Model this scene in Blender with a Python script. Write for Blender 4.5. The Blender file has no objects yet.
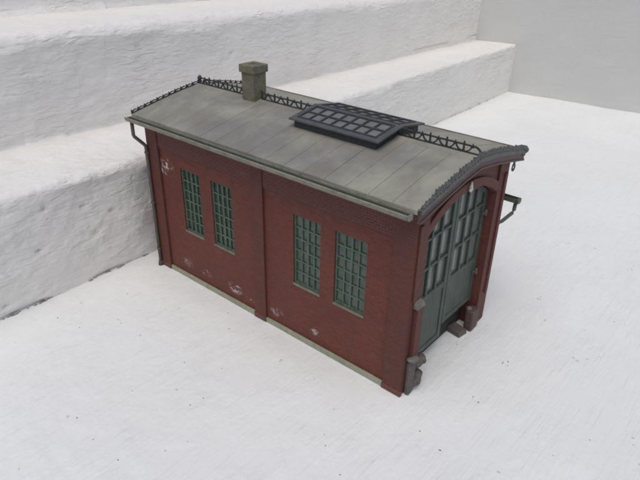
import bpy, bmesh, math, random
from mathutils import Vector, noise, Matrix
random.seed(7)
S = 0.001            # everything below is written in millimetres
sc = bpy.context.scene
col = sc.collection

# ------------------------------------------------------------------ materials
def new_mat(name):
    m = bpy.data.materials.new(name); m.use_nodes = True
    nt = m.node_tree; nt.nodes.clear()
    out = nt.nodes.new('ShaderNodeOutputMaterial')
    b = nt.nodes.new('ShaderNodeBsdfPrincipled')
    nt.links.new(b.outputs[0], out.inputs[0])
    return m, nt, b

def nd(nt, t, **kw):
    n = nt.nodes.new(t)
    for k, v in kw.items():
        if k.startswith('i_'): n.inputs[k[2:].replace('_', ' ')].default_value = v
        else: setattr(n, k, v)
    return n

def coords(nt, scale=(1, 1, 1), rot=(0, 0, 0)):
    tc = nd(nt, 'ShaderNodeTexCoord'); mp = nd(nt, 'ShaderNodeMapping')
    mp.inputs['Scale'].default_value = [s / S for s in scale]
    mp.inputs['Rotation'].default_value = rot
    nt.links.new(tc.outputs['Object'], mp.inputs['Vector'])
    return mp.outputs['Vector']

def noise_n(nt, vec, scale, detail=4, rough=0.55, dist=0.0):
    n = nd(nt, 'ShaderNodeTexNoise'); n.inputs['Scale'].default_value = scale
    n.inputs['Detail'].default_value = detail; n.inputs['Roughness'].default_value = rough
    n.inputs['Distortion'].default_value = dist
    nt.links.new(vec, n.inputs['Vector']); return n.outputs['Fac']

def ramp(nt, fac, stops):
    r = nd(nt, 'ShaderNodeValToRGB'); e = r.color_ramp.elements
    while len(e) < len(stops): e.new(0.5)
    for i, (p, c) in enumerate(stops):
        e[i].position = p; e[i].color = (c, c, c, 1) if not isinstance(c, tuple) else (*c, 1)
    nt.links.new(fac, r.inputs[0]); return r.outputs[0]

def mix(nt, fac, a, b, mode='MIX'):
    m = nd(nt, 'ShaderNodeMix', data_type='RGBA', blend_type=mode)
    for sock, v in ((m.inputs[0], fac), (m.inputs[6], a), (m.inputs[7], b)):
        if isinstance(v, (int, float)): sock.default_value = v
        elif isinstance(v, tuple): sock.default_value = (*v, 1)
        else: nt.links.new(v, sock)
    return m.outputs[2]

def mth(nt, op, a, b=None, c=None):
    m = nd(nt, 'ShaderNodeMath', operation=op)
    for i, v in enumerate((a, b, c)):
        if v is None: continue
        if isinstance(v, (int, float)): m.inputs[i].default_value = v
        else: nt.links.new(v, m.inputs[i])
    return m.outputs[0]

def bump(nt, b, h, dist, strength=1.0, prev=None):
    n = nd(nt, 'ShaderNodeBump'); n.inputs['Strength'].default_value = strength
    n.inputs['Distance'].default_value = dist * S
    nt.links.new(h, n.inputs['Height'])
    if prev: nt.links.new(prev, n.inputs['Normal'])
    nt.links.new(n.outputs[0], b.inputs['Normal']); return n.outputs[0]

def plastic(name, c1, c2, scale=0.25, rough=0.55, grime=(0.06, 0.055, 0.05), g_amt=0.35, dry=None, bd=0.12):
    """weathered model plastic: two tones, grime in clumps, light dry-brushing, fine grain"""
    m, nt, b = new_mat(name); v = coords(nt)
    n1 = noise_n(nt, v, scale, 5, .6); n2 = noise_n(nt, v, scale * 3.3, 4, .65, .4); n3 = noise_n(nt, v, 2.2, 3)
    c = mix(nt, ramp(nt, n1, [(.35, 0.), (.65, 1.)]), c1, c2)
    c = mix(nt, mth(nt, 'MULTIPLY', ramp(nt, n2, [(.5, 0.), (.72, 1.)]), g_amt), c, grime)
    if dry: c = mix(nt, mth(nt, 'MULTIPLY', ramp(nt, n3, [(.52, 0.), (.7, 1.)]), .55), c, dry)
    nt.links.new(c, b.inputs['Base Color'])
    b.inputs['Roughness'].default_value = rough; b.inputs['Specular IOR Level'].default_value = .35
    bump(nt, b, n3, bd, .6)
    return m

# white masonry paint ---------------------------------------------------------
def white_paint(name, base, rot, stretch, relief, streak, specks=True, chips=None, chips_h=.5):
    m, nt, b = new_mat(name)
    v = coords(nt); vs = coords(nt, stretch, rot)
    big = noise_n(nt, v, .012, 5, .6); mid = noise_n(nt, vs, .09, 7, .62, .6); fine = noise_n(nt, v, .55, 5, .6)
    st = noise_n(nt, vs, .35, 4, .6)
    warm = tuple(x * f for x, f in zip(base, (.95, .948, .94)))
    c = mix(nt, ramp(nt, big, [(.35, 0.), (.7, 1.)]), base, warm)
    # faint brush drag picks out dirt held in the grain
    c = mix(nt, mth(nt, 'MULTIPLY', ramp(nt, st, [(.55, 0.), (.8, 1.)]), streak), c, (.52, .51, .5))
    if specks:
        vo = nd(nt, 'ShaderNodeTexVoronoi'); vo.inputs['Scale'].default_value = .085
        vo.inputs['Randomness'].default_value = 1
        nt.links.new(coords(nt, (1, 1, 1)), vo.inputs['Vector'])
        near = mth(nt, 'LESS_THAN', mth(nt, 'ADD', vo.outputs['Distance'], mth(nt, 'MULTIPLY', fine, .14)), .135)
        some = mth(nt, 'GREATER_THAN', noise_n(nt, v, .035, 2), .5)
        c = mix(nt, mth(nt, 'MULTIPLY', mth(nt, 'MULTIPLY', near, some), .36), c, (.25, .24, .23))
    nt.links.new(c, b.inputs['Base Color'])
    b.inputs['Roughness'].default_value = .62; b.inputs['Specular IOR Level'].default_value = .3
    # thick and thin coats: the drag marks stand up in some patches and are filled in others
    patch = ramp(nt, noise_n(nt, v, .028, 4, .6), [(.40, .25), (.62, 1.)])
    p = bump(nt, b, mth(nt, 'MULTIPLY', mid, patch), relief, 1.0)
    st = mth(nt, 'MULTIPLY', st, patch)
    p = bump(nt, b, st, relief * .3, 1.0, p)
    if chips:      # soft lapped edges left by the trowel
        e = noise_n(nt, coords(nt, chips, rot), .14, 3, .5, .5)
        p = bump(nt, b, mth(nt, 'MULTIPLY', ramp(nt, e, [(.38, 0.), (.6, 1.), (.8, .8)]), patch), chips_h, 1.0, p)
    bump(nt, b, fine, .12, .8, p)
    return m

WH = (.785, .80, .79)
M_floor = white_paint('floor_paint', WH, (0, 0, math.radians(-38)), (2.4, .13, 1), .65, .34, True, (1.3, .45, 1), .16)
M_step = white_paint('step_paint', (.80, .785, .755), (0, 0, 0), (1, .35, 1.2), 1.0, .14, False, (1.2, .6, 2.2), .6)
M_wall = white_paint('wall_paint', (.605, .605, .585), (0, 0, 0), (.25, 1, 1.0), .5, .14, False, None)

# brick ------------------------------------------------------------------------
def brick_mat(name, c1, c2, mortar, scuffs=(), depth=.22):
    m, nt, b = new_mat(name)
    tc = nd(nt, 'ShaderNodeTexCoord'); sx = nd(nt, 'ShaderNodeSeparateXYZ'); nt.links.new(tc.outputs['Object'], sx.inputs[0])
    geo = nd(nt, 'ShaderNodeNewGeometry'); sn = nd(nt, 'ShaderNodeSeparateXYZ'); nt.links.new(geo.outputs['True Normal'], sn.inputs[0])
    isx = mth(nt, 'GREATER_THAN', mth(nt, 'ABSOLUTE', sn.outputs[0]), .5)
    u = mth(nt, 'ADD', mth(nt, 'MULTIPLY', sx.outputs[1], isx), mth(nt, 'MULTIPLY', sx.outputs[0], mth(nt, 'SUBTRACT', 1., isx)))
    cb = nd(nt, 'ShaderNodeCombineXYZ')
    nt.links.new(mth(nt, 'DIVIDE', u, S), cb.inputs[0]); nt.links.new(mth(nt, 'DIVIDE', sx.outputs[2], S), cb.inputs[1])
    br = nd(nt, 'ShaderNodeTexBrick'); nt.links.new(cb.outputs[0], br.inputs['Vector'])
    br.inputs['Scale'].default_value = 1; br.inputs['Brick Width'].default_value = 3.3; br.inputs['Row Height'].default_value = 1.32
    br.inputs['Mortar Size'].default_value = .17; br.inputs['Mortar Smooth'].default_value = .5
    br.inputs['Color1'].default_value = (*c1, 1); br.inputs['Color2'].default_value = (*c2, 1); br.inputs['Mortar'].default_value = (*mortar, 1)
    v = coords(nt)
    n1 = noise_n(nt, v, .045, 5, .6); n2 = noise_n(nt, v, .3, 5, .65); n3 = noise_n(nt, v, 1.4, 4, .6)
    dull = tuple(x * .62 + .012 for x in c1)
    c = mix(nt, mth(nt, 'MULTIPLY', ramp(nt, n1, [(.38, 0.), (.68, 1.)]), .55), br.outputs['Color'], dull)
    c = mix(nt, mth(nt, 'MULTIPLY', ramp(nt, n2, [(.5, 0.), (.75, 1.)]), .35), c, (.11, .085, .07))
    for (x, y, z, r, soft) in scuffs:      # paint knocked off in small ragged patches
        cx = nd(nt, 'ShaderNodeVectorMath', operation='SUBTRACT'); nt.links.new(tc.outputs['Object'], cx.inputs[0])
        cx.inputs[1].default_value = (x * S, y * S, z * S)
        ms = nd(nt, 'ShaderNodeVectorMath', operation='MULTIPLY'); nt.links.new(cx.outputs[0], ms.inputs[0]); ms.inputs[1].default_value = (.55, 1, 1)
        ln = nd(nt, 'ShaderNodeVectorMath', operation='LENGTH'); nt.links.new(ms.outputs[0], ln.inputs[0])
        f = mth(nt, 'SUBTRACT', 1., mth(nt, 'DIVIDE', ln.outputs['Value'], r * S))
        f = mth(nt, 'MAXIMUM', f, 0.)
        f = mth(nt, 'MULTIPLY', f, 2.0); f = mth(nt, 'MINIMUM', f, 1.)
        f = mth(nt, 'MULTIPLY', f, ramp(nt, noise_n(nt, v, .26, 6, .8), [(.49, 0.), (.56, 1.)]))
        c = mix(nt, mth(nt, 'MULTIPLY', f, soft), c, (.62, .58, .55))
    nt.links.new(c, b.inputs['Base Color'])
    b.inputs['Roughness'].default_value = .6; b.inputs['Specular IOR Level'].default_value = .3
    p = bump(nt, b, mth(nt, 'SUBTRACT', 1., br.outputs['Fac']), depth, 1.0)
    bump(nt, b, n3, .12, .6, p)
    return m

SC = [(15.6, 1.5, 74, 4.6, .95), (13.5, 1.5, 69, 2.5, .7), (27.4, 1.5, 10.3, 3.6, .3), (46, 1.5, 10.3, 3.1, .5), (71.5, 1.5, 10.5, 4, .8), (84, 1.5, 8.3, 2.6, .35), (106, 1.5, 9.5, 3.4, .4), (134, 1.5, 9.8, 2.4, .6)]
M_brick = brick_mat('brick_red', (.168, .041, .028), (.122, .030, .022), (.20, .078, .055), SC, .32)
M_lint = brick_mat('brick_lintel', (.172, .043, .030), (.135, .034, .025), (.20, .078, .055), depth=.2)
M_frieze = brick_mat('brick_frieze', (.135, .037, .028), (.10, .029, .024), (.25, .12, .09), depth=.4)
M_pil = brick_mat('brick_pilaster', (.145, .043, .031), (.112, .036, .028), (.12, .048, .036), depth=.2)
M_end = brick_mat('brick_gable', (.165, .045, .033), (.12, .036, .028), (.16, .075, .058), depth=.25)
M_plinth = plastic('plinth_olive', (.34, .33, .25), (.27, .28, .20), .12, .6, (.10, .13, .07), .5)
M_gutter = plastic('gutter_greige', (.27, .25, .195), (.20, .19, .15), .1, .5, (.085, .09, .065), .7)
M_lowg = plastic('gutter_weathered', (.12, .125, .10), (.08, .09, .07), .2, .5, (.05, .06, .045), .6)
M_trough = plastic('trough_green', (.075, .085, .07), (.05, .065, .048), .15, .6)
M_pipe = plastic('pipe_grey', (.12, .125, .115), (.085, .09, .08), .2, .5)
M_pipeb = plastic('pipe_brown', (.13, .11, .10), (.09, .075, .068), .2, .5)
M_chim = plastic('chimney_olive', (.205, .195, .135), (.14, .135, .092), .16, .65, (.05, .048, .035), .75, bd=.25)
M_iron = plastic('cresting_dark', (.035, .037, .038), (.055, .06, .056), .3, .5, (.02, .02, .02), .3)
M_barge = plastic('bargeboard', (.105, .105, .105), (.065, .068, .068), .5, .5, (.03, .045, .038), .7, dry=(.34, .34, .33), bd=.3)
M_bbrown = plastic('bargeboard_brown', (.10, .052, .048), (.075, .045, .042), .3, .5, (.04, .04, .04), .5)
M_sky = plastic('skylight_frame', (.105, .105, .105), (.075, .075, .076), .2, .45, (.05, .05, .05), .3)
M_curb = plastic('skylight_curb', (.045, .046, .048), (.032, .033, .034), .2, .5)
M_green = plastic('window_green', (.105, .158, .115), (.068, .11, .08), .3, .5, (.03, .036, .028), .55)
M_door = plastic('door_green', (.068, .092, .072), (.05, .062, .053), .12, .5, (.05, .05, .048), .5, dry=(.13, .14, .12))
M_stone = plastic('guard_stone', (.12, .105, .092), (.07, .06, .055), .3, .6, (.05, .045, .04), .5, dry=(.30, .29, .26), bd=.35)
M_stoneb = plastic('guard_block', (.12, .07, .06), (.085, .055, .05), .3, .6, (.05, .045, .04), .5, dry=(.22, .18, .16), bd=.35)
M_cap = plastic('cap_pale', (.30, .28, .25), (.21, .19, .165), .3, .6)
M_capd = plastic('cap_grey', (.20, .185, .165), (.12, .11, .10), .35, .6)
M_foot = plastic('foot_red', (.15, .045, .036), (.11, .045, .038), .35, .6, (.05, .035, .03), .6, dry=(.26, .17, .14))
M_blob = plastic('glue_white', (.75, .72, .69), (.6, .55, .5), .6, .4)
M_sill = plastic('sill_olive', (.23, .21, .165), (.16, .15, .12), .2, .6)
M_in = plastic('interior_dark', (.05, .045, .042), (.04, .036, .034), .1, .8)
M_crumb = plastic('crumb', (.16, .15, .135), (.36, .33, .3), .5, .8)

def glass_mat(name, c1, c2, rough):
    m, nt, b = new_mat(name); v = coords(nt)
    c = mix(nt, ramp(nt, noise_n(nt, v, .12, 5, .6), [(.35, 0.), (.65, 1.)]), c1, c2)
    nt.links.new(c, b.inputs['Base Color']); b.inputs['Roughness'].default_value = rough
    b.inputs['Coat Weight'].default_value = .25; b.inputs['Coat Roughness'].default_value = .12
    bump(nt, b, noise_n(nt, v, .35, 3), .2, .5)
    return m
M_pane = glass_mat('window_pane', (.018, .034, .024), (.042, .058, .046), .28)
M_panel = glass_mat('window_pane_reflection', (.03, .048, .036), (.10, .11, .095), .3)  # greyer pane colour stands in for the white floor's reflection
M_dpane = glass_mat('door_pane', (.13, .14, .13), (.19, .195, .18), .3)
M_spane = glass_mat('skylight_pane', (.14, .14, .133), (.20, .197, .185), .35)

def roof_mat():
    m, nt, b = new_mat('roof_sheet')
    v = coords(nt); vs = coords(nt, (.5, .2, 1))
    n1 = noise_n(nt, v, .018, 5, .6, .5); n2 = noise_n(nt, vs, .12, 5, .65, .3); n3 = noise_n(nt, v, 1.5, 4, .6)
    c = mix(nt, ramp(nt, n1, [(.38, 0.), (.6, 1.)]), (.22, .21, .195), (.335, .33, .265))
    c = mix(nt, mth(nt, 'MULTIPLY', ramp(nt, n2, [(.42, 0.), (.66, 1.)]), .55), c, (.17, .156, .125))
    c = mix(nt, mth(nt, 'MULTIPLY', ramp(nt, noise_n(nt, v, .06, 6, .7, 1.), [(.55, 0.), (.75, 1.)]), .35), c, (.35, .335, .28))
    nt.links.new(c, b.inputs['Base Color']); b.inputs['Roughness'].default_value = .48
    b.inputs['Specular IOR Level'].default_value = .4
    bump(nt, b, n3, .08, .6)
    return m
M_roof = roof_mat()

# --------------------------------------------------------------- mesh building
class MB:
    def __init__(s): s.bm = bmesh.new()
    def face(s, pts, flip=False):
        vs = [s.bm.verts.new(Vector(p) * S) for p in pts]
        if flip: vs.reverse()
        return s.bm.faces.new(vs)
    def hull8(s, c):      # 8 corners: bottom loop 4, top loop 4
        v = [s.bm.verts.new(Vector(p) * S) for p in c]
        for f in ((3, 2, 1, 0), (4, 5, 6, 7), (0, 1, 5, 4), (1, 2, 6, 5), (2, 3, 7, 6), (3, 0, 4, 7)):
            s.bm.faces.new([v[i] for i in f])
        return s
    def box(s, x0, x1, y0, y1, z0, z1):
        return s.hull8([(x0, y0, z0), (x1, y0, z0), (x1, y1, z0), (x0, y1, z0), (x0, y0, z1), (x1, y0, z1), (x1, y1, z1), (x0, y1, z1)])
    def prism(s, poly, axis, a, b):
        def P(u, w, t): return {'x': (t, u, w), 'y': (u, t, w), 'z': (u, w, t)}[axis]
        v0 = [s.bm.verts.new(Vector(P(u, w, a)) * S) for u, w in poly]
        v1 = [s.bm.verts.new(Vector(P(u, w, b)) * S) for u, w in poly]
        s.bm.faces.new(v0); s.bm.faces.new(list(reversed(v1)))
        n = len(poly)
        for i in range(n):
            s.bm.faces.new((v0[i], v1[i], v1[(i + 1) % n], v0[(i + 1) % n]))
        return s
    def bar(s, p, q, w, h=None, up=(0, 0, 1)):   # rectangular bar
        p = Vector(p); q = Vector(q); d = (q - p).normalized(); up = Vector(up)
        if abs(d.dot(up)) > .95: up = Vector((0, 1, 0))
        a = d.cross(up).normalized(); c = a.cross(d); h = h or w
        cs = [(-w, -h), (w, -h), (w, h), (-w, h)]
        return s.hull8([p + a * x / 2 + c * y / 2 for x, y in cs] + [q + a * x / 2 + c * y / 2 for x, y in cs])
    def tube(s, pts, r, n=8):
        pts = [Vector(p) for p in pts]; rings = []
        up = Vector((.3, .2, 1)).normalized()
        for i, p in enumerate(pts):
            d = (pts[min(i + 1, len(pts) - 1)] - pts[max(i - 1, 0)]).normalized()
            a = d.cross(up); a = a.normalized() if a.length > .05 else Vector((1, 0, 0)); c = a.cross(d).normalized()
            rr = r[i] if isinstance(r, (list, tuple)) else r
            rings.append([s.bm.verts.new((p + a * rr * math.cos(k * 2 * math.pi / n) + c * rr * math.sin(k * 2 * math.pi / n)) * S) for k in range(n)])
        for A, B in zip(rings, rings[1:]):
            for k in range(n): s.bm.faces.new((A[k], A[(k + 1) % n], B[(k + 1) % n], B[k]))
        s.bm.faces.new(list(reversed(rings[0]))); s.bm.faces.new(rings[-1]); return s
    def ball(s, c, r, sub=2, sq=(1, 1, 1), jit=0):
        g = bmesh.ops.create_icosphere(s.bm, subdivisions=sub, radius=1)
        for v in g['verts']:
            k = 1 + (noise.noise(v.co * 1.7 + Vector(c)) * jit if jit else 0)
            v.co = Vector((c[0] + v.co.x * r * sq[0] * k, c[1] + v.co.y * r * sq[1] * k, c[2] + v.co.z * r * sq[2] * k)) * S
        return s
    def build(s, name, mat, parent=None, bevel=0, smooth=False, wobble=0, segs=2):
        bmesh.ops.recalc_face_normals(s.bm, faces=s.bm.faces[:])
        if wobble:
            for v in s.bm.verts:
                v.co += noise.noise_vector(v.co * 180) * wobble * S
        me = bpy.data.meshes.new(name); s.bm.to_mesh(me); s.bm.free()
        me.materials.append(mat)
        o = bpy.data.objects.new(name, me); col.objects.link(o)
        if parent: o.parent = parent
        if smooth:
            for p in me.polygons: p.use_smooth = True
        if bevel:
            b = o.modifiers.new('bevel', 'BEVEL'); b.width = bevel * S; b.segments = segs; b.limit_method = 'ANGLE'; b.angle_limit = math.radians(35)
            b.harden_normals = False
        return o

# ------------------------------------------------------------------ the setting
def grid_obj(name, rows, mat):
    bm = bmesh.new(); vs = [[bm.verts.new(Vector(p) * S) for p in r] for r in rows]
    for a, b in zip(vs, vs[1:]):
        for i in range(len(a) - 1): bm.faces.new((a[i], a[i + 1], b[i + 1], b[i]))
    me = bpy.data.meshes.new(name); bm.to_mesh(me); bm.free(); me.materials.append(mat)
    for p in me.polygons: p.use_smooth = True
    o = bpy.data.objects.new(name, me); col.objects.link(o); o['kind'] = 'structure'
    return o

def fbm(x, y, z, o=4): return noise.fractal(Vector((x, y, z)), 1.0, 2.0, o)

def rng(a, b, st):
    n = max(1, int(round((b - a) / st))); return [a + (b - a) * i / n for i in range(n + 1)]

# floor: one sheet, undulating a little as hand-laid screed does (flat under the model)
def floor_z(x, y):
    dx = max(-x, x - 200, 0); dy = max(-y - 5, y - 95, 0); d = math.hypot(dx, dy)
    k = min(1, d / 60)
    return k * (.9 * fbm(x * .012, y * .012, 3, 3)) - .05
xs = [-60] + rng(-40, 420, 4) + rng(440, 2400, 60); ys = rng(-1400, -260, 60) + rng(-250, 640, 5) + [700, 800, 950]
grid_obj('floor', [[(x, y, floor_z(x, y)) for x in xs] for y in ys], M_floor)

# steps: profile swept along y; edges wander because they were cast by hand
def lerp(a, b, t): return a + (b - a) * t
def step_profile(y):
    t = (y - 11) / 600.
    x1b = lerp(-17.1, -33.4, t); x1t = lerp(-17.0, -33.2, t) ; z1 = lerp(68.6, 64.3, t) if y > 0 else lerp(68.6, 71.0, -y / 90. if y > -90 else 1)
    x2b = lerp(-90.5, -91.0, t); z1b = lerp(68.8, 63.0, t)
    x2t = -88.5 if y < 0 else lerp(-88.5, -90.0, t); z2 = lerp(138.8, 131.0, t)
    x3 = lerp(-172, -178, t)
    pr = []
    def seg(a, b, st, tag):
        L = math.hypot(b[0] - a[0], b[1] - a[1]); n = max(1, int(round(L / st)))
        for i in range(n): pr.append((lerp(a[0], b[0], i / n), lerp(a[1], b[1], i / n), tag))
    def arc(c, r, a0, a1, n, tag):
        for i in range(n):
            a = math.radians(lerp(a0, a1, i / n)); pr.append((c[0] + r * math.cos(a), c[1] + r * math.sin(a), tag))
    r1 = 5.5 if y < 300 else 3.5
    seg((x1b, -4), (x1t, z1 - r1), 1.6, 'r'); arc((x1t - r1, z1 - r1), r1, 0, 90, 6, 'n')
    seg((x1t - r1, z1), (x2b, z1b), 2.4, 't')
    r2 = 9
    seg((x2b, z1b), (x2t, z2 - r2), 1.9, 'r'); arc((x2t - r2, z2 - r2), r2, 0, 90, 6, 'n')
    seg((x2t - r2, z2), (x3, z2), 3.5, 't')
    seg((x3, z2), (x3 - 2, z2 + 75), 6, 'r'); seg((x3 - 2, z2 + 75), (x3 - 90, z2 + 75), 15, 't')
    pr.append((x3 - 90, z2 + 75, 't'))
    return pr
N = len(step_profile(400)); rows = []
def gouge(y, z, k):       # long slanting trowel drags with a raised lip
    a = noise.noise(Vector((y * .022 + z * .012, z * .075 - y * .022, k)))
    b = noise.noise(Vector((y * .05 + 9, z * .13 - y * .03, k + 5)))
    g = max(0, a - .22) * 2.6 - max(0, b - .28) * 2.8
    return g
PITS = [(33, 104, 'u'), (-26, 148, 'u'), (-38, 50, 'l'), (-61, 57, 'l'), (-34, 30, 'l'), (-95, 7, 'l'), (-13, 1, 'l'), (584, 57, 'l'), (60, 121, 'u'), (-60, 95, 'u'), (150, 105, 'u'), (-20, 41, 'l'), (-70, 33, 'l')]
for y in rng(-520, -170, 8) + rng(-167, 160, 1.7) + rng(163, 640, 4.5):
    pr = step_profile(y)
    idx = [pr[min(len(pr) - 1, round(i * (len(pr) - 1) / (N - 1)))] for i in range(N)] if len(pr) != N else pr
    row = []
    for i, (x, z, tg) in enumerate(idx):
        if tg == 'r':
            hi = x < -60
            d = 1.3 * fbm(y * .02, z * .03, 7 + hi * 9, 4) + (0.75 if not hi else .5) * gouge(y, z, 3 + hi * 4) + .28 * fbm(y * .12, z * .3, 2, 3)
            for (py, pz, w) in PITS:
                if (w == 'u') == hi:
                    q = math.hypot((y - py) / 3.0, (z - pz) / 1.5)
                    if q < 1.6: d -= 2.0 * math.exp(-q * q * 2.2)
            if z < 1.7: d = d * .4 - 1.9 * max(0, min(1, .55 + 2.2 * noise.noise(Vector((y * .045, 3.3, 1)))))
            fade = .55 if y > 300 else 1
            row.append((x + d * fade, y, z))
        elif tg == 'n':
            d = .8 * fbm(y * .03, z * .05, 11, 4) + .3 * fbm(y * .15, z * .2, 1, 2)
            row.append((x + d, y, z + d * .5))
        else:
            row.append((x, y, z + .55 * fbm(x * .02, y * .02, 4, 4) + .12 * fbm(x * .2, y * .06, 1, 2)))
    rows.append(row)
grid_obj('steps', rows, M_step)

# end wall the steps run into
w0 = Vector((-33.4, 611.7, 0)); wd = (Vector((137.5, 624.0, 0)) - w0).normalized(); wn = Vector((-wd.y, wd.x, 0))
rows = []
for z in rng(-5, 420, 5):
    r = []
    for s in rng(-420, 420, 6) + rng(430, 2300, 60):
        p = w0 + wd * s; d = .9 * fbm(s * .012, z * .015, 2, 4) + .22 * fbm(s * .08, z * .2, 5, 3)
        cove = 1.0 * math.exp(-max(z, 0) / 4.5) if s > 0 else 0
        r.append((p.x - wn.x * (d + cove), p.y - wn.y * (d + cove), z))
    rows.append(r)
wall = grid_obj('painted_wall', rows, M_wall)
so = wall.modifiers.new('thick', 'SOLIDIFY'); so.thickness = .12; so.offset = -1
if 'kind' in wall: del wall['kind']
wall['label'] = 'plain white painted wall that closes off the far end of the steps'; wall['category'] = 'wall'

# crumbs of grit on the floor
cb = MB()
spots = [(207.9, 129.5), (218.8, 110), (218.7, 60), (219.1, 22.1), (249, 76.5), (209.2, -11.9), (260.3, 14.3), (269.4, 34.2), (254, 97), (250, 136), (57.9, 27 - 40), (88, -18.6), (110, -43), (132, -94.4), (118.7, -70.3), (109.7, -82.6), (121.5, -110.7), (25.3, -73.5), (86.6, -109.7), (42.9, -119.4), (197, -54.5), (221.6, -15.4), (203.5, 109.9), (240.8, 205.8), (239.8, 116), (14, -40), (3, -60), (-5, -20)]
FAINT = None
for i in range(30): spots.append((random.uniform(-5, 330), random.choice([random.uniform(-130, -8), random.uniform(-100, 300)])))
for x, y in spots:
    if -3 < x < 198 and -6 < y < 95: continue
    if x < -10: continue
    r = random.uniform(.16, .5)
    cb.ball((x, y, floor_z(x, y) + r * .15), r, 1, (random.uniform(.6, 1.5), random.uniform(.6, 1.3), .4), .6)
for i in range(60):
    y = random.choice([random.uniform(-100, 10), random.uniform(-100, 10), random.uniform(400, 600)])
    if noise.noise(Vector((y * .05, 8, 2))) < -.15: continue
    t = (y - 11) / 600.; x = lerp(-17.1, -33.4, t) + random.uniform(-.6, .5)
    cb.ball((x, y, .25), random.uniform(.35, .7), 1, (.7, random.uniform(1.2, 3.2), .5), .5)
for (px, py, n) in ((219, 22, 3), (218, 60, 4), (207, 129, 2)):    # loose clusters
    for i in range(n): cb.ball((px + random.gauss(0, 1.1), py + random.gauss(0, 1.4), floor_z(px, py) + .1), random.uniform(.15, .45), 1, (1.3, 1, .4), .6)
o = cb.build('grit', M_crumb); o['kind'] = 'stuff'; o['label'] = 'dark crumbs of grit scattered over the white floor'; o['category'] = 'grit'

# ------------------------------------------------------------------ the model shed
L, W, MY = 190., 87.6, 43.8
shed = bpy.data.objects.new('engine_shed', None); col.objects.link(shed); shed.empty_display_size = .02
shed['label'] = 'weathered model of a red brick engine shed with grey roof, standing on white painted floor'
shed['category'] = 'model building'

RP = [(-6.0, 102.7), (2, 104.5), (12, 106.6), (24, 109.0), (34, 110.6), (43.8, 111.9)]      # near half of the roof's section
def roof_z(y):
    if y > MY: y = 2 * MY - y
    for (a, za), (b, zb) in zip(RP, RP[1:]):
        if y <= b: return lerp(za, zb, (y - a) / (b - a))
    return RP[-1][1]

WIN = [(29.3, 46.6), (56.2, 73.4), (119.1, 137.1), (146.1, 165.0)]; WZ0, WZ1 = 34.8, 75.1
def long_wall(name, yf, yb, parent):
    m = MB()
    zs = [.4, WZ0, WZ1, 101.8]; xs = [2.0] + [q for w in WIN for q in w] + [L - 2.0]
    for i in range(len(xs) - 1):
        for j in range(3):
            if i % 2 == 1 and j == 1: continue
            for yy, fl in ((yf, yb < yf), (yb, yb > yf)):
                m.face([(xs[i], yy, zs[j]), (xs[i + 1], yy, zs[j]), (xs[i + 1], yy, zs[j + 1]), (xs[i], yy, zs[j + 1])])
    for a, b in WIN:
        for p, q in (((a, WZ0), (b, WZ0)), ((b, WZ0), (b, WZ1)), ((b, WZ1), (a, WZ1)), ((a, WZ1), (a, WZ0))):
            m.face([(p[0], yf, p[1]), (q[0], yf, q[1]), (q[0], yb, q[1]), (p[0], yb, p[1])])
    for z in (zs[0], zs[-1]): m.face([(xs[0], yf, z), (xs[-1], yf, z), (xs[-1], yb, z), (xs[0], yb, z)])
    for x in (xs[0], xs[-1]): m.face([(x, yf, zs[0]), (x, yb, zs[0]), (x, yb, zs[-1]), (x, yf, zs[-1])])
    bmesh.ops.remove_doubles(m.bm, verts=m.bm.verts[:], dist=1e-6)
    return m.build(name, M_brick, parent)
long_wall('wall', 1.5, 4.5, shed)
long_wall('wall', W - 1.5, W - 4.5, shed)

def arch_pts(hw, zs, za, n=16):      # segmental arch over y
    h = za - zs; R = (hw * hw + h * h) / (2 * h); zc = za - R; a = math.asin(hw / R)
    return [(MY + R * math.sin(lerp(-a, a, i / n)), zc + R * math.cos(lerp(-a, a, i / n))) for i in range(n + 1)]
OP0, OP1 = 11.3, 76.3
arch = arch_pts(32.5, 83.5, 94.5)
# door end
def gable_outline(drop=1.8):
    ys = [W - 1.2] + [y for y in (75.6, 63.6, 53.6, 43.8, 34, 24, 12)] + [1.2]
    return [(y, roof_z(y) - drop) for y in ys]
poly = [(1.2, .4), (OP0, .4)] + arch + [(OP1, .4), (W - 1.2, .4)] + gable_outline()
MB().prism(poly, 'x', L - 3.5, L - 1.2).build('gable_wall', M_end, shed)
poly = [(1.2, .4), (W - 1.2, .4)] + gable_outline()
MB().prism(poly, 'x', 1.2, 4.0).build('gable_wall', M_pil, shed)
# thick jambs behind the opening
MB().box(L - 9, L - 3.6, 4.6, OP0 - .02, .6, 95).build('door_jamb', M_end, shed); MB().box(L - 9, L - 3.6, OP1 + .02, W - 4.6, .6, 95).build('door_jamb', M_end, shed)
# arch band, proud of the gable
ao = arch_pts(37.2, 86.5, 99.2); ai = arch_pts(32.7, 83.9, 94.7)
MB().prism(ai + list(reversed(ao)), 'x', L - 1.2, L - .1).build('arch_band', M_end, shed, .25)

# pilasters
def pilaster(x0, x1, y0, y1, z1=101.5, foot=True, mat=None):
    m = MB(); m.box(x0, x1, y0, y1, .2, z1)
    return m.build('pilaster', mat or M_pil, shed, .3)
pilaster(89.8, 98.6, .1, 1.6, 101.6); pilaster(89.8, 98.6, W - 1.6, W - .1, 101.6)
for (ya, yb) in ((0, 10.8), (W - 10.8, W)):
    pilaster(L - 10.8, L, ya, yb if yb - ya < 11 else yb, 100.6) if False else None
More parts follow.
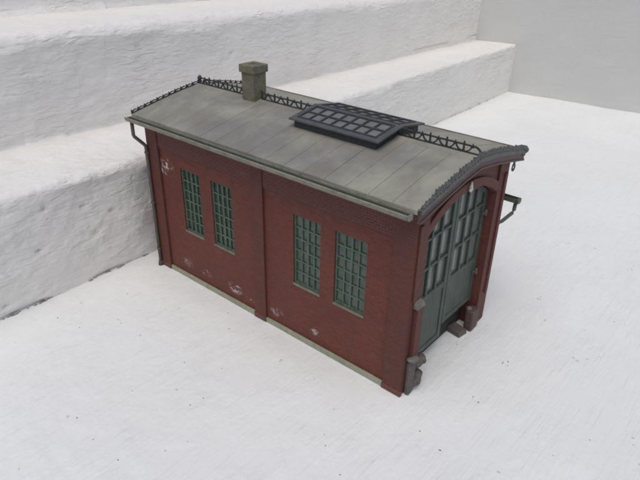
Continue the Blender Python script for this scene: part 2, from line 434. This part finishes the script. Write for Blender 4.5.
# corner pilasters wrap the corner as an L
def corner(x_out, sx, y_out, sy, zt):
    t = 1.55; w = 10.6
    pts = [(x_out, y_out), (x_out + sx * w, y_out), (x_out + sx * w, y_out + sy * t), (x_out + sx * t, y_out + sy * t), (x_out + sx * t, y_out + sy * (w)), (x_out, y_out + sy * w)]
    return MB().prism(pts, 'z', .2, zt).build('corner_pilaster', M_pil, shed, .3)
corner(L, -1, 0, 1, 101.0); corner(L, -1, W, -1, 101.0); corner(0, 1, 0, 1, 101.0); corner(0, 1, W, -1, 101.0)
m = MB(); m.box(L - .02, L + .9, 2.2, 5.0, 54, 92); m.build('pilaster_rib', M_pil, shed, .2)
m = MB(); m.box(L - .02, L + .9, W - 5.0, W - 2.2, 20, 92); m.build('pilaster_rib', M_pil, shed, .2)

# flared, chipped feet of the near pilasters
for (x0, x1, y0, y1) in ((L - 10.9, L + .5, -.5, 1.5), (89.5, 98.9, -.35, 1.5), (-.4, 10.8, -.45, 1.5)):
    MB().box(x0, x1, y0, y1, .05, 3.0).build('pilaster_foot', M_foot, shed, .45, wobble=.25)
# frieze of bare bricks under the eaves, on a small corbel
for y0, y1 in ((.6, 1.6), (W - 1.6, W - .6)):
    for x0, x1 in ((10.7, 89.7), (98.7, L - 10.7)):
        m = MB(); m.box(x0, x1, y0, y1, 84.4, 101.7); m.build('frieze', M_frieze, shed, .12)
for k, (x0, x1) in enumerate(((10.8, 89.1), (98.7, L - 10.8))):
    m = MB(); m.box(x0, x1, .95, 1.56, 82.9, 84.35)
    m.build('corbel', M_pil, shed, .1)
    # plinth strip
    m = MB(); m.box(x0, x1, .15, 1.45, .1, 3.1); m.build('plinth', M_plinth, shed, .3, wobble=.12)
    m = MB(); m.box(x0, x1, W - 1.45, W - .15, .1, 3.1); m.build('plinth', M_plinth, shed, .3)

# windows ----------------------------------------------------------------------
def make_window(a, b, near, grey):
    s = 1 if near else -1; y = 2.9 if near else W - 2.9
    Y = lambda p, q: (min(p, q), max(p, q))
    m = MB(); fo = .9
    y0, y1 = Y(y - s * .55, y + s * .6)
    m.box(a + .03, a + fo, y0, y1, WZ0 + .05, WZ1 - .05); m.box(b - fo, b - .03, y0, y1, WZ0 + .05, WZ1 - .05)
    m.box(a + fo, b - fo, y0, y1, WZ0 + .05, WZ0 + fo); m.box(a + fo, b - fo, y0, y1, WZ1 - fo, WZ1 - .05)
    fr = m.build('window', M_green, shed, .12)
    m = MB(); gw = .85
    y0, y1 = Y(y - s * .35, y + s * .4)
    for k in range(1, 4):
        x = lerp(a + fo, b - fo, k / 4); g = gw * (1.35 if k == 2 else 1)
        m.box(x - g / 2, x + g / 2, y0 - (.08 if k == 2 else 0), y1, WZ0 + fo, WZ1 - fo)
    y0, y1 = Y(y - s * .30, y + s * .36)
    for k in range(1, 6):
        z = lerp(WZ0 + fo, WZ1 - fo, k / 6); m.box(a + fo, b - fo, y0, y1, z - gw / 2, z + gw / 2)
    m.build('glazing_bars', M_green, fr, .08)
    MB().box(a + fo * .5, b - fo * .5, *Y(y + s * .42, y + s * .58), WZ0 + fo * .5, WZ1 - fo * .5).build('pane', M_panel if grey else M_pane, fr)
    yo = Y(1.05 if near else W - 1.05, 2.3 if near else W - 2.3)
    m = MB(); m.box(a - .15, b + .15, yo[0], yo[1], WZ0 - 1.0, WZ0 - (0 - .02))
    m.build('sill', M_sill, fr, .15)
    yl = Y(1.42 if near else W - 1.42, 1.52 if near else W - 1.52)
    n = 9; arc = [(lerp(a - 1.3, b + 1.3, i / n), WZ1 + .1 + 1.0 * math.sin(math.pi * i / n)) for i in range(n + 1)]
    top = [(x, z + 4.1) for x, z in reversed(arc)]
    base = [(b + 1.3, WZ1 + .1), (a - 1.3, WZ1 + .1)]
    MB().prism([(a - 1.3, WZ1 + .1)] + [(x, z + 3.9) for x, z in arc] + [(b + 1.3, WZ1 + .1)], 'y', yl[0], yl[1]).build('lintel', M_lint, fr, .05)
for i, (a, b) in enumerate(WIN):
    make_window(a, b, True, i > 1); make_window(a, b, False, False)

# roof ---------------------------------------------------------------------------
X0, X1 = -1.6, 192.6
ysec = [-6.0, 2, 12, 24, 34, 43.8, 53.6, 63.6, 75.6, 85.6, W + 6.0]
top = [(y, roof_z(y) - .35) for y in ysec]; bot = [(y, roof_z(y) - 1.7) for y in reversed(ysec)]
roof = MB().prism(top + bot, 'x', X0, X1).build('roof', M_roof, shed)
m = MB(); npan = 16; pw = (X1 - X0) / npan
for side in (0, 1):
    sec = [y if not side else 2 * MY - y for y in ysec[:6]]
    sec[0] = sec[0] + (.15 if not side else -.15)
    for k in range(npan):
        xa = X0 + k * pw + (.09 if k else 0); xb = X0 + (k + 1) * pw - (.09 if k < npan - 1 else 0)
        lift = random.uniform(-.05, .06)
        poly = [(y, roof_z(y) + lift) for y in sec] + [(y, roof_z(y) - .5) for y in reversed(sec)]
        m.prism(poly, 'x', xa, xb)
m.build('roof_sheets', M_roof, roof, .09, segs=1)
m = MB(); m.prism([(MY - 3.2, roof_z(MY - 3.2) + .1), (MY, 112.4), (MY + 3.2, roof_z(MY - 3.2) + .1), (MY + 3, 110.8), (MY - 3, 110.8)], 'x', X0, X1)
m.build('ridge_cap', M_roof, roof, .12)

# gutters
def gutter(near):
    s = 1 if near else -1; yc = -8.5 if near else W + 8.5
    prof = []
    for k in range(9):
        a = math.radians(lerp(180, 360, k / 8)); prof.append((yc + 2.25 * math.cos(a), 101.3 + 2.7 * math.sin(a)))
    for k in range(9):
        a = math.radians(lerp(360, 180, k / 8)); prof.append((yc + 1.8 * math.cos(a), 101.3 + 2.25 * math.sin(a)))
    g = MB().prism(prof, 'x', -2.2, 191.0)
    g.tube([(-2.2, yc - s * 2.05, 101.4), (191, yc - s * 2.05, 101.4)], .42, 6)
    for x in (-2.2, 190.6): g.prism(prof[:9], 'x', x, x + .45)
    go = g.build('gutter', M_gutter, shed, smooth=False)
    lin = [(yc + 1.75 * math.cos(math.radians(lerp(185, 355, k / 8))), 101.35 + 2.2 * math.sin(math.radians(lerp(185, 355, k / 8)))) for k in range(9)] + [(yc + 1.2 * math.cos(math.radians(lerp(355, 185, k / 8))), 101.0 + 1.6 * math.sin(math.radians(lerp(355, 185, k / 8)))) for k in range(9)]
    MB().prism(lin, 'x', -1.6, 190.4).build('trough_lining', M_trough, go)
    m = MB(); m.box(-1.2, 190.6, min(yc + s * 2.4, yc + s * 3.2), max(yc + s * 2.4, yc + s * 3.2), 97.9, 101.6); m.build('fascia', M_gutter, go, .15)
    for k in range(9):
        x = 8 + k * 22; MB().bar((x, yc + s * 2.1, 98.6), (x, yc + s * 9.2, 97.4), .6).build('gutter_bracket', M_gutter, go)
    return go
gutter(True); gutter(False)
# soffit closing the eaves
m = MB(); m.prism([(-5.2, 101.2), (1.4, 101.2), (1.4, 100.4), (-5.2, 100.4)], 'x', .2, 189.8); m.prism([(W + 5.2, 101.2), (W - 1.4, 101.2), (W - 1.4, 100.4), (W + 5.2, 100.4)], 'x', .2, 189.8)
m.build('soffit', M_pipeb, shed)

# downpipe at the far left corner
yp = -8.2
m = MB(); m.tube([(.6, yp, 99.4), (.6, yp, 91.2), (.6, yp + .4, 90.0), (.8, -1.9, 83.6), (.9, -1.2, 82.4), (1.0, -1.1, 80), (1.0, -1.1, .3)], 1.05, 10)
dp = m.build('downpipe', M_pipeb, shed, smooth=True)
for z in (78, 45, 12): MB().tube([(1.0, -1.1, z), (1.0, -1.1, z + 1.3)], 1.4, 10).build('pipe_collar', M_pipeb, dp)
m = MB(); m.tube([(1.0, -1.1, .1), (1.0, -1.3, 3.2)], [1.9, 1.2], 8); m.build('pipe_shoe', M_stoneb, dp, smooth=True)
# lower gutter on the far wall, its open end and cranked pipe showing past the corner
m = MB(); pr = [(W + 7.0, 74.6), (W + 7.0, 72.6), (W + 8.0, 71.9), (W + 10.2, 71.9), (W + 11.2, 72.6), (W + 11.2, 74.6), (W + 10.7, 74.6), (W + 10.7, 73.2), (W + 9.9, 72.5), (W + 8.3, 72.5), (W + 7.5, 73.2), (W + 7.5, 74.6)]
m.prism(pr, 'x', 120, 194.6); m.prism([(W + 7.0, 74.6), (W + 7.0, 72.6), (W + 8.0, 71.9), (W + 10.2, 71.9), (W + 11.2, 72.6), (W + 11.2, 74.6)], 'x', 194.0, 195.3)
br_ = m.build('lower_gutter', M_lowg, shed, .15)
m = MB(); m.prism([(W - 1, 77.6), (W + 8.6, 75.6), (W + 8.6, 75.0), (W - 1, 76.6)], 'x', 121, 186); m.build('lean_to_roof', M_roof, shed)
for x in (128, 150, 172): MB().bar((x, W - .3, 71.0), (x, W + 8, 72.0), .9, 1.2).build('gutter_bracket', M_pipe, br_)
m = MB(); m.tube([(193.0, W + 9.8, 71.6), (192.8, W + 9.8, 67.2), (192.4, W + 9.4, 65.6), (189.6, W + 3.0, 61.6), (188.6, W + .9, 60.4), (188.2, W + .6, 40)], 1.0, 10)
m.build('downpipe', M_pipe, shed, smooth=True)

# chimney -------------------------------------------------------------------------
cx0, cx1, cy0, cy1 = 44.4, 54.4, 38.8, 48.8
ch = MB().box(cx0, cx1, cy0, cy1, 108.8, 127.3).build('chimney', M_chim, shed, .45, wobble=.15)
m = MB(); e = .95
m.box(cx0 - e, cx1 + e, cy0 - e, cy0 + 2.2, 127.0, 131.4); m.box(cx0 - e, cx1 + e, cy1 - 2.2, cy1 + e, 127.0, 131.4)
m.box(cx0 - e, cx0 + 2.2, cy0 + 2.2, cy1 - 2.2, 127.0, 131.4); m.box(cx1 - 2.2, cx1 + e, cy0 + 2.2, cy1 - 2.2, 127.0, 131.4)
m.build('chimney_cap', M_chim, ch, .4)
MB().box(cx0 + 2.1, cx1 - 2.1, cy0 + 2.1, cy1 - 2.1, 126.4, 130.7).build('flue', M_chim, ch)
MB().box(cx0 - .8, cx1 + .8, cy0 - .8, cy1 + .8, 109, 110.4).build('flashing', M_roof, ch, .2)

# skylight -------------------------------------------------------------------------
sx0, sx1 = 95.6, 151.8; sy0 = 23.6; sy1 = 64.2; ez, rz = 114.1, 117.3; ezf = 114.2
m = MB(); m.prism([(sy0 + 2.0, roof_z(sy0 + 2) - .3), (sy0 + 2.0, ez - 1.0), (MY, rz - 1.4), (sy1 - 2.0, ezf - 1.2), (sy1 - 2.0, roof_z(sy1 - 2) - .3), (MY, 110.5)], 'x', sx0 + 2.2, sx1 - 2.6)
sky = m.build('skylight', M_curb, shed)
def slope_pt(v, x, side, h):   # v 0..1 from eave to ridge
    y = lerp(sy1 if side else sy0, MY, v); z = lerp(ezf if side else ez, rz, v) + h
    return (x, y, z)
for side in (0, 1):
    m = MB()
    def strip(v0, v1, xa, xb, h0, h1, mm):
        mm.hull8([slope_pt(v0, xa, side, h0), slope_pt(v0, xb, side, h0), slope_pt(v1, xb, side, h0), slope_pt(v1, xa, side, h0),
                  slope_pt(v0, xa, side, h1), slope_pt(v0, xb, side, h1), slope_pt(v1, xb, side, h1), slope_pt(v1, xa, side, h1)])
    strip(0, .15, sx0, sx1, -1.0, 0, m); strip(.91, 1, sx0, sx1, -1.3, 0, m)
    strip(.15, .91, sx0, sx0 + 3.4, -1.0, 0, m); strip(.15, .91, sx1 - 3.6, sx1, -1.0, 0, m)
    f = m.build('skylight_frame', M_sky, sky, .22)
    m = MB(); n = 7
    for k in range(0, n + 1):
        x = lerp(sx0 + 3.7, sx1 - 3.9, k / n); strip(.15, .91, x - .55, x + .55, -.8, .35, m)
    for v in (.17, .53, .89): strip(v - .025, v + .025, sx0 + 3.3, sx1 - 3.5, -.8, .30, m)
    m.build('glazing_bars', M_curb, f, .12)
    m = MB(); strip(.15, .91, sx0 + 3.4, sx1 - 3.6, -.85, -.3, m); m.build('pane', M_spane, f)

# ridge cresting ---------------------------------------------------------------------
def cresting(xa, xb, name='ridge_cresting', left_end=False, right_end=False):
    m = MB(); zb, zt = 112.6, 115.9; n = max(1, round((xb - xa) / 9.0)); w = .62
    m.box(xa, xb, MY - .42, MY + .42, zb - .45, zb + .25)
    m.box(xa + (3.2 if left_end else 0), xb - (3.6 if right_end else 0), MY - .4, MY + .4, zt - .4, zt + .3)
    step = (xb - xa) / n
    def arcp(x, s, rx=3.9):
        pts = [(x + s * rx * math.sin(a), MY, zb + (zt - zb) * (1 - math.cos(a))) for a in [math.pi / 2 * k / 5 for k in range(6)]]
        for p, q in zip(pts, pts[1:]): m.bar(p, q, w, w, up=(0, 1, 0))
    for k in range(n + 1):
        x = xa + k * step
        endr = right_end and k == n; endl = left_end and k == 0
        if endr or endl:
            s = -1 if endr else 1
            pts = [(x + s * (3.8 - 3.8 * math.cos(a)) - 0, MY, zb + (zt - zb) * math.sin(a)) for a in [math.pi / 2 * j / 6 for j in range(7)]]
            for p, q in zip(pts, pts[1:]): m.bar(p, q, .8, .7, up=(0, 1, 0))
            continue
        m.box(x - .36, x + .36, MY - .38, MY + .38, zb - .3, zt + .9)
        m.box(x - .25, x + .25, MY - .25, MY + .25, zt + .8, zt + 1.5)
        if k > 0 or True: arcp(x, -1) if x - 3.6 > xa - .5 else None
        if x + 3.6 < xb + .5: arcp(x, 1)
        if k < n:
            xm = x + step / 2
            m.ball((xm, MY, zt - .4), .95, 1, (1.1, .5, .8)); m.box(xm - .22, xm + .22, MY - .22, MY + .22, zt, zt + 1.0)
            m.ball((x, MY, zb + .6), .8, 1, (1.1, .6, .8))
    return m.build(name, M_iron, roof, wobble=.04)
cresting(1.2, 43.0, left_end=False); cresting(55.8, 96.0); cresting(149.6, 193.0, right_end=True)
m = MB(); m.ball((.2, MY, 115.6), 1.4, 2, (1, 1, 1.2)); m.ball((.2, MY, 114.2), 1.1, 1, (1, 1, 1.4)); m.tube([(.2, MY, 111), (.2, MY, 117.4)], [.9, .35], 6)
m.build('finial', M_iron, roof, smooth=True)

# left verge: open scalloped cresting along the gable
m = MB()
def vz(y): return roof_z(max(-6, min(W + 6, y)))
n = 22; ys = [lerp(-5.8, W + 5.8, i / n) for i in range(n + 1)]
for a, b in zip(ys, ys[1:]):
    m.bar((-1.7, a, vz(a) + .1), (-1.7, b, vz(b) + .1), .9, .8)
    pts = [(-1.7, lerp(a, b, t), vz(lerp(a, b, t)) + .3 + 1.3 * math.sin(math.pi * t) ** .6) for t in (0, .12, .3, .5, .7, .88, 1)]
    for p, q in zip(pts, pts[1:]): m.bar(p, q, .6, .55)
    m.bar((-1.7, a, vz(a)), (-1.7, a, vz(a) + 2.2), .6, .6)
m.bar((-1.7, ys[-1], vz(ys[-1])), (-1.7, ys[-1], vz(ys[-1]) + 3), .7, .7)
m.build('verge_cresting', M_iron, roof, wobble=.12)
# plain bargeboard under it
def board(xa, xb, up, dn, name, mat, ya=-5.6, yb=W + 6.6, bev=.2):
    ys = [lerp(ya, yb, i / 24) for i in range(25)]
    poly = [(y, vz(y) + up) for y in ys] + [(y, vz(y) - dn) for y in reversed(ys)]
    return MB().prism(poly, 'x', xa, xb).build(name, mat, roof, bev)
board(-2.6, -1.65, -.4, 3.2, 'bargeboard', M_gutter)
# door end: deep ornamental bargeboard
bb = board(192.7, 193.9, .3, 5.8, 'bargeboard', M_bbrown)
m = MB(); random.seed(3)
n = 42
for i in range(n + 1):
    y = lerp(-5.2, W + 7.0, i / n); z = vz(y); k = random.uniform(.6, 1.15); q = min(1, (y + 9) / 12)
    tp = [(y - 1.0, z + .2), (y - .7 * k, z + .9 * q), (y - .1, z + 2.5 * k * q), (y + .35, z + 2.4 * k * q), (y + .8, z + .8 * q), (y + 1.0, z + .2)]
    m.prism(tp, 'x', 192.6, 194.1)
    m.ball((193.95, y + random.uniform(-.3, .3), z - .7), .7, 1, (.5, 1.0, .8), .6)
    m.ball((193.95, y + 1.3, z - 1.9), .65, 1, (.45, 1.0, .8), .6)
ys = [lerp(-5.4, W + 6.4, i / 30) for i in range(31)]
for a, b in zip(ys, ys[1:]): m.bar((193.9, a, vz(a) - 1.0), (193.9, b, vz(b) - 1.0), .6, 2.0)
m.build('leaf_ornament', M_barge, bb, .12, wobble=.2)
m = MB()
ys = [lerp(-5.4, W + 6.4, i / 30) for i in range(31)]
for a, b in zip(ys, ys[1:]): m.bar((194.0, a, vz(a) - 5.3), (194.0, b, vz(b) - 5.3), .7, .9)
m.build('moulding', M_bbrown, bb, wobble=.1)
m = MB(); m.ball((193.4, W + 7.6, 102.3), 2.0, 2, (.9, 1.1, .95), .3); m.ball((193.4, W + 5.4, 100.6), 1.6, 2, (.8, 1.2, .8), .3)
m.build('scroll_end', M_barge, bb, smooth=True)

# little hook with a ring under the far eave
m = MB(); m.tube([(189.5, W + .2, 97.5), (190.3, W + 4, 97.2), (190.3, W + 5.6, 95.8)], .7, 6)
ring = [(190.3, W + 4.2 + 1.5 * math.cos(a), 92.8 + 1.9 * math.sin(a)) for a in [2 * math.pi * k / 12 for k in range(13)]]
m.tube(ring, .42, 6); m.bar((190.3, W + 4.6, 98.8), (190.3, W + 4.3, 94.2), .8)
m.build('lamp_hook', M_pipe, shed, smooth=True)
# blob of old glue at the crown of the arch
m = MB(); m.ball((L + .6, 44.0, 95.9), 1.5, 2, (.6, .8, 1.0), .5); m.tube([(L + .6, 44, 96.4), (L + .5, 44.5, 99.3)], [1.1, .3], 8)
m.build('glue_blob', M_blob, shed, smooth=True)

# doors ------------------------------------------------------------------------------
def door_leaf(ya, yb, hinge_y, zd):
    xf = 185.6; xb = 183.6
    def az(y):
        h = 11.0; R = (32.5 ** 2 + h * h) / (2 * h); return 94.5 - R + math.sqrt(max(0, R * R - (y - MY) ** 2)) - .15
    st = 2.9; g0 = 45.2
    N_ = 10; ysl = [lerp(ya, yb, i / N_) for i in range(N_ + 1)]
    # backing board cut to the arch
    poly = [(ya, zd), (yb, zd)] + [(y, az(y)) for y in reversed(ysl)]
    d = MB().prism(poly, 'x', xb - 1.0, xb).build('door', M_door, shed)
    m = MB()
    m.prism([(ya, zd), (ya + st, zd), (ya + st, az(ya + st)), (ya, az(ya))], 'x', xb + .02, xf)
    m.prism([(yb - st, zd), (yb, zd), (yb, az(yb)), (yb - st, az(yb - st))], 'x', xb + .02, xf)
    m.box(xb + .02, xf - .05, ya + st, yb - st, zd, zd + 3); m.box(xb + .02, xf - .05, ya + st, yb - st, g0 - 3.2, g0)
    yi = [y for y in ysl if ya + st < y < yb - st]; yi = [ya + st] + yi + [yb - st]
    m.prism([(y, az(y)) for y in yi] + [(y, az(y) - 2.6) for y in reversed(yi)], 'x', xb + .02, xf - .05)
    m.build('door_frame', M_door, d, .18)
    # boarded lower panel
    m = MB(); nb = 3
    for k in range(nb):
        a = lerp(ya + st, yb - st, k / nb); b = lerp(ya + st, yb - st, (k + 1) / nb)
        m.box(xb + .02, xb + 1.5, a + .02, b - .02, zd + 3, g0 - 3.2)
    m.build('panel', M_door, d, .1)
    # glazing
    poly = [(ya + st * .8, g0 - .5), (yb - st * .8, g0 - .5)] + [(y, az(y) - 2.0) for y in reversed(yi)]
    MB().prism(poly, 'x', xb + .03, xb + .5).build('pane', M_dpane, d)
    m = MB()
    for k in (1, 2):
        y = lerp(ya + st, yb - st, k / 3); m.prism([(y - .75, g0), (y + .75, g0), (y + .75, az(y) - 2.5), (y - .75, az(y) - 2.5)], 'x', xb + .52, xf - .1)
    for z in (60.8, 76.6): m.box(xb + .52, xf - .25, ya + st, yb - st, z - .7, z + .7)
    m.build('glazing_bars', M_door, d, .12)
    for z in (36, 71.5):
        s = 1 if hinge_y > MY else -1
        m = MB(); m.bar((xf + .3, hinge_y - s * .2, z), (xf + .3, hinge_y - s * 3.6, z), .6, 1.3, up=(0, 0, 1)); m.tube([(xf + .8, hinge_y - s * .6, z - 1.6), (xf + .8, hinge_y - s * .6, z + 1.6)], .9, 8)
        m.build('hinge', M_stone if hinge_y > MY else M_door, d)
    return d
door_leaf(11.6, 43.5, 11.6, 9.5)
door_leaf(44.1, 76.0, 76.0, 17)

# buttress and guard stones -----------------------------------------------------------
m = MB(); m.box(L + .02, L + 2.3, 4.6, 9.6, 18, 49.8); bt = m.build('buttress', M_pil, shed, .35)
m = MB(); m.hull8([(L + .02, 3.6, 49.9), (L + 2.8, 3.6, 49.9), (L + 2.8, 10.6, 49.9), (L + .02, 10.6, 49.9), (L + .02, 4.0, 53.2), (L + 1.6, 4.2, 52.2), (L + 1.6, 10.0, 52.2), (L + .02, 10.2, 53.2)])
m.build('cap_stone', M_capd, bt, .4, wobble=.3)
m = MB(); m.box(L + .02, L + 2.7, 3.2, 8.8, .1, 20.0); gs = m.build('guard_stone', M_stone, shed, .9, wobble=.6)
m = MB(); m.ball((L + .6, 12.6, 15.5), 4.4, 3, (.85, .95, .85), .5); m.ball((L + .8, 11.2, 5.8), 4.2, 3, (.85, .9, 1.25), .5)
m.build('rough_foot', M_stone, gs, smooth=True)
m = MB(); m.ball((L + 2.0, 5.6, 21.2), 3.2, 2, (.8, 1.1, .55), .5); m.build('worn_top', M_capd, gs, smooth=True)
m = MB(); m.box(186.6, L + 1.6, 69.8, 77.8, .1, 13.2); gf = m.build('guard_stone', M_stoneb, shed, .9, wobble=.6)
m = MB(); m.ball((187.8, 71.5, 13.8), 1.6, 2, (1, 1.1, .7), .4); m.build('worn_top', M_capd, gf, smooth=True)
m = MB(); m.hull8([(180.5, 62.0, .1), (189.5, 60.5, .1), (190.5, 67.8, .1), (181.5, 69.2, .1), (180.8, 62.4, 3.4), (189.2, 61.0, 3.0), (190.0, 67.2, 3.2), (181.8, 68.8, 3.6)])
m.build('threshold_block', M_stone, shed, .4, wobble=.25)
MB().box(178.2, 180.8, 5, W - 5, .2, 34).build('gap_shade_panel', M_in, shed)  # added dark panel, puts shade into the gap under the doors
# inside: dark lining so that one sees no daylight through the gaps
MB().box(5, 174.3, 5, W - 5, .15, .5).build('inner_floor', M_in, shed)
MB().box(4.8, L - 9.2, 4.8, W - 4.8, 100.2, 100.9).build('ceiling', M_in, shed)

# ------------------------------------------------------------------ camera
F = 581.033
cam_d = bpy.data.cameras.new('camera'); cam = bpy.data.objects.new('camera', cam_d); col.objects.link(cam)
cam_d.sensor_fit = 'HORIZONTAL'; cam_d.sensor_width = 36; cam_d.lens = F * 36 / 640
rt = Vector((0.76031094, 0.64932652, 0.01738802)); up = Vector((-0.31982663, 0.35092455, 0.88009254)); fw = Vector((-0.56536554, 0.67470515, -0.47448369))
R = Matrix((rt, up, -fw)).transposed().to_4x4()
cam.matrix_world = Matrix.Translation(Vector((295.950, -188.539, 200.299)) * S) @ R
cam_d.clip_start = .01; cam_d.clip_end = 50
sc.camera = cam

# ------------------------------------------------------------------ light: bright overcast
az = math.radians(-60); el = math.radians(68)      # direction to the sun, measured from +x towards +y
SUN = Vector((math.cos(el) * math.cos(az), math.cos(el) * math.sin(az), math.sin(el)))
sd = bpy.data.lights.new('sun', 'SUN'); so_ = bpy.data.objects.new('sun', sd); col.objects.link(so_)
so_.rotation_euler = SUN.to_track_quat('Z', 'Y').to_euler()
sd.energy = 1.2; sd.angle = math.radians(55); sd.color = (1, .985, .96)
w = bpy.data.worlds.new('World'); sc.world = w; w.use_nodes = True; nt = w.node_tree
bg = nt.nodes['Background']; st = nt.nodes.new('ShaderNodeTexSky'); st.sky_type = 'NISHITA'; st.sun_disc = False
st.sun_elevation = el; st.sun_rotation = math.atan2(SUN.x, SUN.y); st.air_density = 1.0; st.dust_density = 3.6; st.ozone_density = .6
nt.links.new(st.outputs[0], bg.inputs[0]); bg.inputs[1].default_value = .1
sc.cycles.filter_width = 1.9
sc.view_settings.view_transform = 'Standard'; sc.view_settings.look = 'None'; sc.view_settings.exposure = .05; sc.view_settings.gamma = 1
